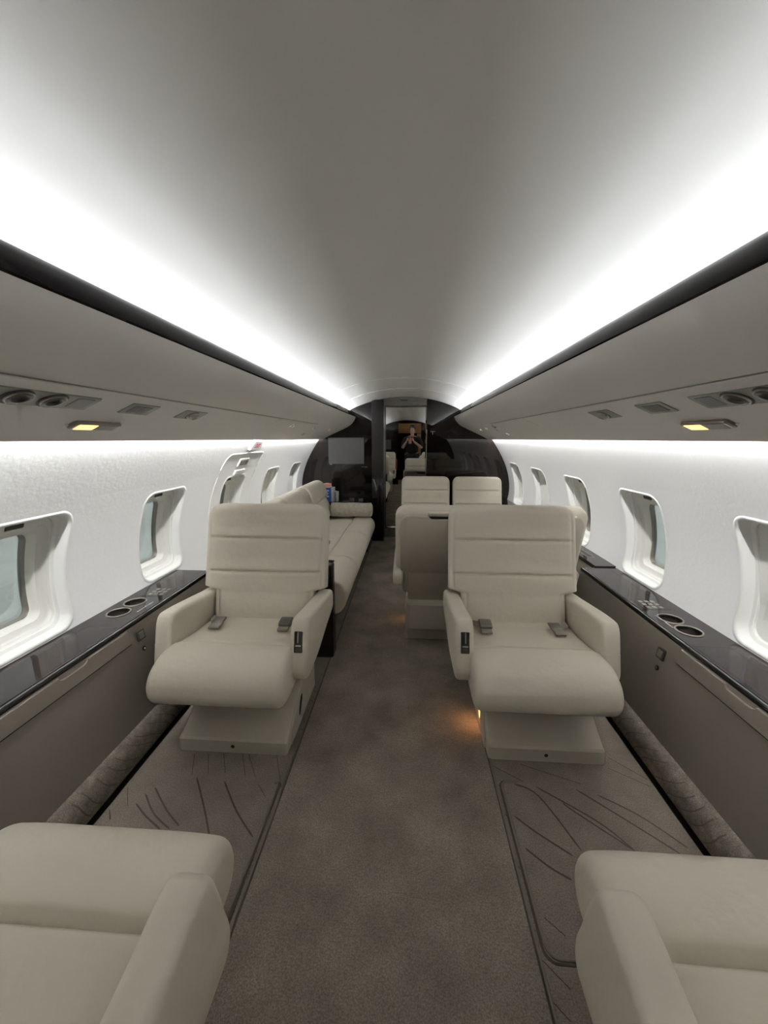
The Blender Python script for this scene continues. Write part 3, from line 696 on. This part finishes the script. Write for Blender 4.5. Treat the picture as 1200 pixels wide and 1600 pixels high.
# monitor and hook on the aft bulkhead
mo = empty('monitor', (-.705, Y1, 1.105))
slab('bezel', rrect(0, 0, .455, .335, .006, 3), lambda x, z, d: (x, -d, z), 0, .014, 'black_gloss', mo, .002)
slab('screen', rrect(0, .002, .435, .312, .003, 3), lambda x, z, d: (x, -d, z), .012, .0155, 'screen', mo, .0005)
slab('badge', rrect(-.19, -.161, .03, .004, .001, 2), lambda x, z, d: (x, -d, z), .013, .0152, 'chrome', mo, .0003)
slab('power_light', circle(.0, -.161, .002, 10), lambda x, z, d: (x, -d, z), .013, .0152, 'chrome', mo, .0003)
tag(mo, 'flat dark grey monitor mounted on the left of the ebony bulkhead', 'monitor')
hd = empty('drawer_pull', (-.485, Y1, .912))
slab('pull', rrect(0, 0, .075, .007, .003, 3), lambda x, z, d: (x, -d, z), 0, .010, 'chrome', hd, .002)
slab('pull_back', rrect(0, 0, .085, .014, .003, 3), lambda x, z, d: (x, -d, z), 0, .003, 'black_gloss', hd, .001)
tag(hd, 'small chrome pull on the bulkhead below the monitor', 'handle')
hk = empty('coat_hook', (.335, Y1, 1.335))
slab('hook_bar', rrect(0, 0, .062, .009, .003, 3), lambda x, z, d: (x, -d, z), 0, .012, 'chrome', hk, .002)
tube('hook_stem', [(0, -.006, -.004), (0, -.014, -.02), (0, -.022, -.034), (0, -.030, -.030)], .005, 'chrome', hk)
tag(hk, 'small chrome coat hook on the bulkhead right of the mirrored door', 'hook')

# ------------------------------------------------------------------ overhead fittings
def gasper_pair(side, y, lab):
    f = vmap(side, .785); c = Vector(f(y, 0, 0)); root = empty('air_vent', c); g = lambda p, q, d: tuple(Vector(f(y+p, q, d))-c)
    slab('plate', rrect(-.015, 0, .27, .068, .008, 3), g, -.002, .0060, 'vent_plate', root, .002)
    for k, px2 in enumerate((-.085, .0)):
        slab('socket', circle(px2, 0, .033, 24), g, .002, .0068, 'black', root, .0005)
        tl = .5 if k == 0 else .1
        n = lambda p, q, d, px2=px2, tl=tl: g(px2+p+d*tl, q, d)
        V, F = [], []
        loft('nozzle', [[n(r*math.cos(t), r*math.sin(t), h) for t in np.linspace(0, 2*PI, 25)[:-1]] for r, h in ((.029, .003), (.028, .0075), (.024, .011), (.017, .0115), (.013, .006), (.001, .0055))], 'dark_metal', root)
        tube('nozzle_ring', [n(.0265*math.cos(t), .0265*math.sin(t), .009) for t in np.linspace(0, 2*PI, 25)[:-1]], .0022, 'brushed', root, 6, True)
    slab('lamp_recess', rrect(.078, 0, .055, .050, .006, 3), g, .003, .0068, 'dark_metal', root, .001)
    tag(root, lab, 'air vent', 'overhead air vents')
def small_vent(side, y, lab, eye):
    f = vmap(side, .785); c = Vector(f(y, 0, 0)); root = empty('reading_light' if eye else 'speaker_grille', c); g = lambda p, q, d: tuple(Vector(f(y+p, q, d))-c)
    slab('plate', rrect(0, 0, .155 if eye else .13, .064, .006, 3), g, -.002, .0060, 'vent_plate', root, .002)
    if eye:
        slab('socket', circle(.0, 0, .027, 24), g, .002, .0068, 'black', root, .0005)
        loft('eyeball', [[g(r*math.cos(t)+h*.6, r*math.sin(t), h) for t in np.linspace(0, 2*PI, 21)[:-1]] for r, h in ((.023, .003), (.023, .010), (.018, .018), (.012, .019), (.010, .013), (.001, .012))], 'brushed', root)
        slab('bar', rrect(0, 0, .050, .006, .002, 2), g, .004, .016, 'chrome', root, .001)
    else:
        slab('grille_recess', rrect(0, 0, .085, .042, .004, 3), g, .003, .0068, 'dark_metal', root, .001)
        for k in range(6): slab('slat', rrect(-.033+.0132*k, 0, .004, .038, .001, 2), g, .004, .0078, 'vent_plate', root, .0005)
    tag(root, lab, 'reading light' if eye else 'grille', 'overhead reading lights' if eye else 'overhead grilles')
def lit_sign(side, y, lab):
    f = vmap(side, .895); c = Vector(f(y, 0, 0)); root = empty('cabin_sign', c); g = lambda p, q, d: tuple(Vector(f(y+p, q, d))-c)
    slab('housing', rrect(0, 0, .175, .040, .008, 3), g, -.002, .011, 'brushed', root, .004)
    slab('lit_half', rrect(.040*side, -.001, .068, .030, .003, 3), g, .009, .0118, 'amber', root, .0005)
    slab('dark_half', rrect(-.036*side, -.001, .074, .030, .003, 3), g, .009, .0118, 'dark_metal', root, .0005)
    tube('screw', [g(-.095, -.005, 0), g(-.095, -.005, .006)], .004, 'chrome', root, 8)
    tag(root, lab, 'sign', 'lit cabin signs under the valances')
def spot(side, xs, y, lab, lit=False, r=.017):
    f = vmap(side, xs); c = Vector(f(y, 0, 0)); root = empty('ceiling_spot', c); g = lambda p, q, d: tuple(Vector(f(y+p, q, d))-c)
    loft('bezel', [[g(rr_*math.cos(t), rr_*math.sin(t), h) for t in np.linspace(0, 2*PI, 21)[:-1]] for rr_, h in ((r*1.4, -.001), (r*1.35, .006), (r*1.05, .011), (r*.85, .008), (r*.8, .002))], 'chrome', root, cap=False)
    slab('lens', circle(0, 0, r*.82, 18), g, .0, .004, 'spot_lit' if lit else 'lens_glint', root, .0006)
    tag(root, lab, 'spotlight', 'small chrome spotlights in the valances')
gasper_pair(-1, .885, 'left pair of round air nozzles at the picture edge')
gasper_pair(1, .935, 'right pair of round air nozzles at the picture edge')
small_vent(-1, 1.185, 'small dark grille on the left valance beside the air nozzles', False)
small_vent(1, 1.225, 'small dark grille on the right valance beside the air nozzles', False)
small_vent(-1, 1.475, 'square reading light on the left valance above the armchair', True)
small_vent(1, 1.53, 'square reading light on the right valance above the armchair', True)
lit_sign(-1, 1.135, 'amber lit sign under the left valance')
lit_sign(1, 1.165, 'amber lit sign under the right valance')
spot(-1, .785, 2.76, 'chrome spotlight at the end of the left service panel', r=.022)
spot(-1, .785, 3.42, 'middle of three small spots on the far left valance', r=.012)
spot(-1, .785, 4.1, 'last small spot on the left valance by the bulkhead', r=.012)
spot(-1, .895, 3.45, 'glowing warm spot low on the far left valance', True, r=.014)
spot(1, .76, 3.30, 'chrome spot nearest the camera on the far right valance', r=.018)
spot(1, .81, 3.42, 'chrome spot paired beside the nearest right one', r=.014)
spot(1, .775, 3.72, 'chrome spot second to last on the right valance', r=.014)
spot(1, .79, 4.05, 'dull spot closest to the bulkhead on the right valance', r=.013)
spot(1, .895, 3.40, 'glowing warm spot low on the far right valance', True, r=.014)

# ------------------------------------------------------------------ emergency exit hatch on the left wall
hx = empty('door_2', (-1.2, 2.72, .80)); off = Vector(hx.location); fw_ = wall_map(-1)
hf = lambda y, z, d: tuple(Vector(fw_(y, z, d))-off)
lo_ = [(2.415, .525)]+[(2.415, z) for z in np.linspace(.60, 1.05, 10)]+[(2.418+.07*(1-math.cos(t)), 1.08+.07*math.sin(t)) for t in np.linspace(0.1, PI/2, 7)]+[(y, 1.15) for y in np.linspace(2.55, 2.99, 6)]+[(3.02, 1.145), (3.028, 1.12)]+[(3.028, z) for z in np.linspace(1.05, .53, 10)]
tube('hatch_lip', [hf(y, z, .001) for y, z in lo_], .0055, 'trim_white', hx, 8)
slab('handle_frame', rrect(2.72, 1.085, .16, .058, .008, 3), hf, .004, -.008, 'trim_white', hx, .003)
slab('handle_recess', rrect(2.72, 1.085, .128, .034, .004, 3), hf, -.005, -.0088, 'vent_plate', hx, .001)
slab('handle_tab', [(2.64, 1.000), (2.80, 1.000), (2.80, 1.028), (2.79, 1.036), (2.65, 1.036), (2.64, 1.028)], hf, .004, -.011, 'trim_white', hx, .004)
tag(hx, 'emergency exit hatch outline around the left window behind the armchair', 'hatch', kind='structure')
es = empty('exit_sign', fw_(2.755, 1.212, -.012)); off2 = Vector(es.location)
ef = lambda y, z, d: tuple(Vector(fw_(2.755+y, 1.212+z, -d))-off2)
slab('housing', rrect(0, 0, .165, .072, .008, 3), ef, -.004, .022, 'sign_white', es, .005)
slab('face', rrect(0, 0, .130, .052, .003, 2), ef, .020, .0232, 'sign_face', es, .0005)
text_mesh('lettering', 'EXIT', .040, lambda x, y, z: ef(x, y, .0236+z), 'sign_red', es)
tag(es, 'small white sign reading EXIT in red above the left hatch', 'sign')

# ------------------------------------------------------------------ photographer (seen in the mirrored door)
def skin_obj(name, nodes, edges, m, parent, sub=2, root=0):
    me = bpy.data.meshes.new(name); me.from_pydata([n[0] for n in nodes], edges, []); me.materials.append(MATS[m])
    o = bpy.data.objects.new(name, me); COL.objects.link(o); o.parent = parent
    md = o.modifiers.new('skin', 'SKIN'); md.use_smooth_shade = True
    for i, n in enumerate(nodes):
        r = n[1]; o.data.skin_vertices[0].data[i].radius = r if isinstance(r, tuple) else (r, r); o.data.skin_vertices[0].data[i].use_root = (i == root)
    s = o.modifiers.new('sub', 'SUBSURF'); s.levels = sub; s.render_levels = sub
    return o
pe = empty('person', (.14, -.36, 0))
body = [((0, 0, .86), (.15, .10)), ((0, 0, 1.0), (.14, .095)), ((0, .0, 1.16), (.155, .10)), ((0, .0, 1.26), (.13, .085)), ((0, .01, 1.325), (.05, .05)), ((0, .03, 1.38), (.045, .05)), ((0, .045, 1.43), (.068, .085)), ((0, .05, 1.50), (.074, .095)), ((0, .045, 1.555), (.05, .065)),
        ((.17, 0, 1.245), .058), ((.245, .02, 1.02), .042), ((.15, .20, 1.10), .034), ((.035, .31, 1.185), .024),
        ((-.17, 0, 1.245), .058), ((-.245, .02, 1.02), .042), ((-.20, .20, 1.10), .034), ((-.145, .31, 1.185), .024),
        ((.10, 0, .80), (.085, .09)), ((.10, .01, .46), .058), ((.10, -.01, .10), .042), ((.10, .10, .045), (.04, .035)),
        ((-.10, 0, .80), (.085, .09)), ((-.10, .01, .46), .058), ((-.10, -.01, .10), .042), ((-.10, .10, .045), (.04, .035))]
ed = [(0, 1), (1, 2), (2, 3), (3, 4), (4, 5), (5, 6), (6, 7), (7, 8), (3, 9), (9, 10), (10, 11), (11, 12), (3, 13), (13, 14), (14, 15), (15, 16), (0, 17), (17, 18), (18, 19), (19, 20), (0, 21), (21, 22), (22, 23), (23, 24)]
bo = skin_obj('body', body, ed, 'skin', pe)
def grow(src, idx, m, name, k, extra=()):
    mp = {i: j for j, i in enumerate(idx)}
    nd = [(src[i][0], tuple(c+k for c in (src[i][1] if isinstance(src[i][1], tuple) else (src[i][1],)*2))) for i in idx]
    return skin_obj(name, nd, [(mp[a], mp[b]) for a, b in ed if a in mp and b in mp], m, pe)
body_s = list(body); body_s[4] = ((0, .005, 1.305), (.062, .055)); body_s[0] = ((0, 0, .80), (.15, .105))
sh = grow(body_s, [0, 1, 2, 3, 4, 9, 10, 13, 14], 'shirt', 'shirt', .032)
jn = grow(body, [0, 17, 18, 19, 21, 22, 23], 'jeans', 'trousers', .025)
hr = lathe('hair', [(.001, .135), (.045, .128), (.075, .10), (.090, .055), (.088, .0), (.078, -.03)], 'hair', pe, 24, (0, .025, 1.475), cap=False)
for s in (-1, 1):
    e = lathe('eye', [(.001, -.009), (.006, -.007), (.009, 0), (.006, .007), (.001, .009)], 'sign_white', pe, 12, (s*.030, .130, 1.478))
    lathe('pupil', [(.001, -.004), (.0045, 0), (.001, .004)], 'hair', pe, 10, (s*.030, .137, 1.478))
    skin_obj('ear', [((s*.074, .04, 1.455), .010), ((s*.082, .03, 1.475), .013), ((s*.080, .03, 1.495), .010)], [(0, 1), (1, 2)], 'skin', pe, 1)
    # hand: palm and five fingers closed on the phone
    wx_, wz_ = (.035, 1.185) if s > 0 else (-.145, 1.185)
    px2 = -.012 if s > 0 else -.108; off_ = -1 if s > 0 else 1
    nodes = [((wx_, .305, wz_), .022), ((wx_+off_*.012, .325, wz_+.03), (.018, .026)), ((wx_+off_*.016, .335, wz_+.055), (.014, .026))]
    hd_ = skin_obj('hand', nodes, [(0, 1), (1, 2)], 'skin', pe, 1)
    for j, (dz, ln_) in enumerate(((.010, .85), (.028, 1.0), (.046, 1.05), (.064, .95))):
        z = wz_+.015+dz; x0 = wx_+off_*.010
        skin_obj('finger', [((x0, .338, z), .009), ((x0+off_*.006, .362, z+.004), .0085), ((x0+off_*.024*ln_, .3665, z+.006), .008), ((x0+off_*.040*ln_, .3600, z+.007), .007)], [(0, 1), (1, 2), (2, 3)], 'skin', hd_, 1)
    skin_obj('thumb', [((wx_+off_*.010, .315, wz_+.02), .010), ((wx_+off_*.028, .318, wz_+.045), .0095), ((wx_+off_*.040, .330, wz_+.065), .008)], [(0, 1), (1, 2)], 'skin', hd_, 1)
skin_obj('nose', [((0, .135, 1.485), .006), ((0, .150, 1.46), .009), ((0, .146, 1.452), .010)], [(0, 1), (1, 2)], 'skin', pe, 1)
box('mouth', -.020, .020, .128, .138, 1.418, 1.425, 'pink', pe, .003)
tag(pe, 'person in dark top holding up a phone, reflected in the mirrored door', 'person')
ph = empty('phone', (.085, -.020, 1.206))
box('case', -.036, .036, -.0045, .0045, -.074, .074, 'pink', ph, .004, 3)
box('camera_bump', -.030, -.006, .004, .007, .035, .062, 'black_gloss', ph, .0015)
box('display', -.033, .033, -.0052, -.004, -.070, .070, 'black_gloss', ph, .0004)
tag(ph, 'pink cased phone held by the reflected person', 'phone')

# ------------------------------------------------------------------ outside, seen through the left windows
gr = mk('apron_ground', *box_vf(-60, 60, -60, 60, -1.75, -1.70), 'apron', smooth=False); tag(gr, 'grey concrete apron outside the cabin windows', 'ground', kind='structure')
wg = empty('wing', (-1.5, 2.4, -.62))
def foil(x, yc, c, t, z): return [(x, yc+c*(u-.5), z+t*(1 if k else -1)*math.sin(PI*u)**.7*(1.0-.5*u)) for k, us in ((1, np.linspace(0, 1, 9)), (0, np.linspace(1, 0, 9)[1:-1])) for u in us]
loft('wing_panel', [foil(0, -.6, 3.4, .16, 0), foil(-3, -1.6, 2.2, .11, .10), foil(-7, -3.0, 1.1, .05, .28)], 'aircraft_grey', wg)
loft('winglet', [foil(-7.0, -3.0, 1.1, .05, .28), foil(-7.25, -3.3, .9, .03, .55), foil(-7.4, -3.7, .5, .02, 1.2)], 'aircraft_grey', wg)
tag(wg, 'grey aircraft wing below the near left window', 'wing')
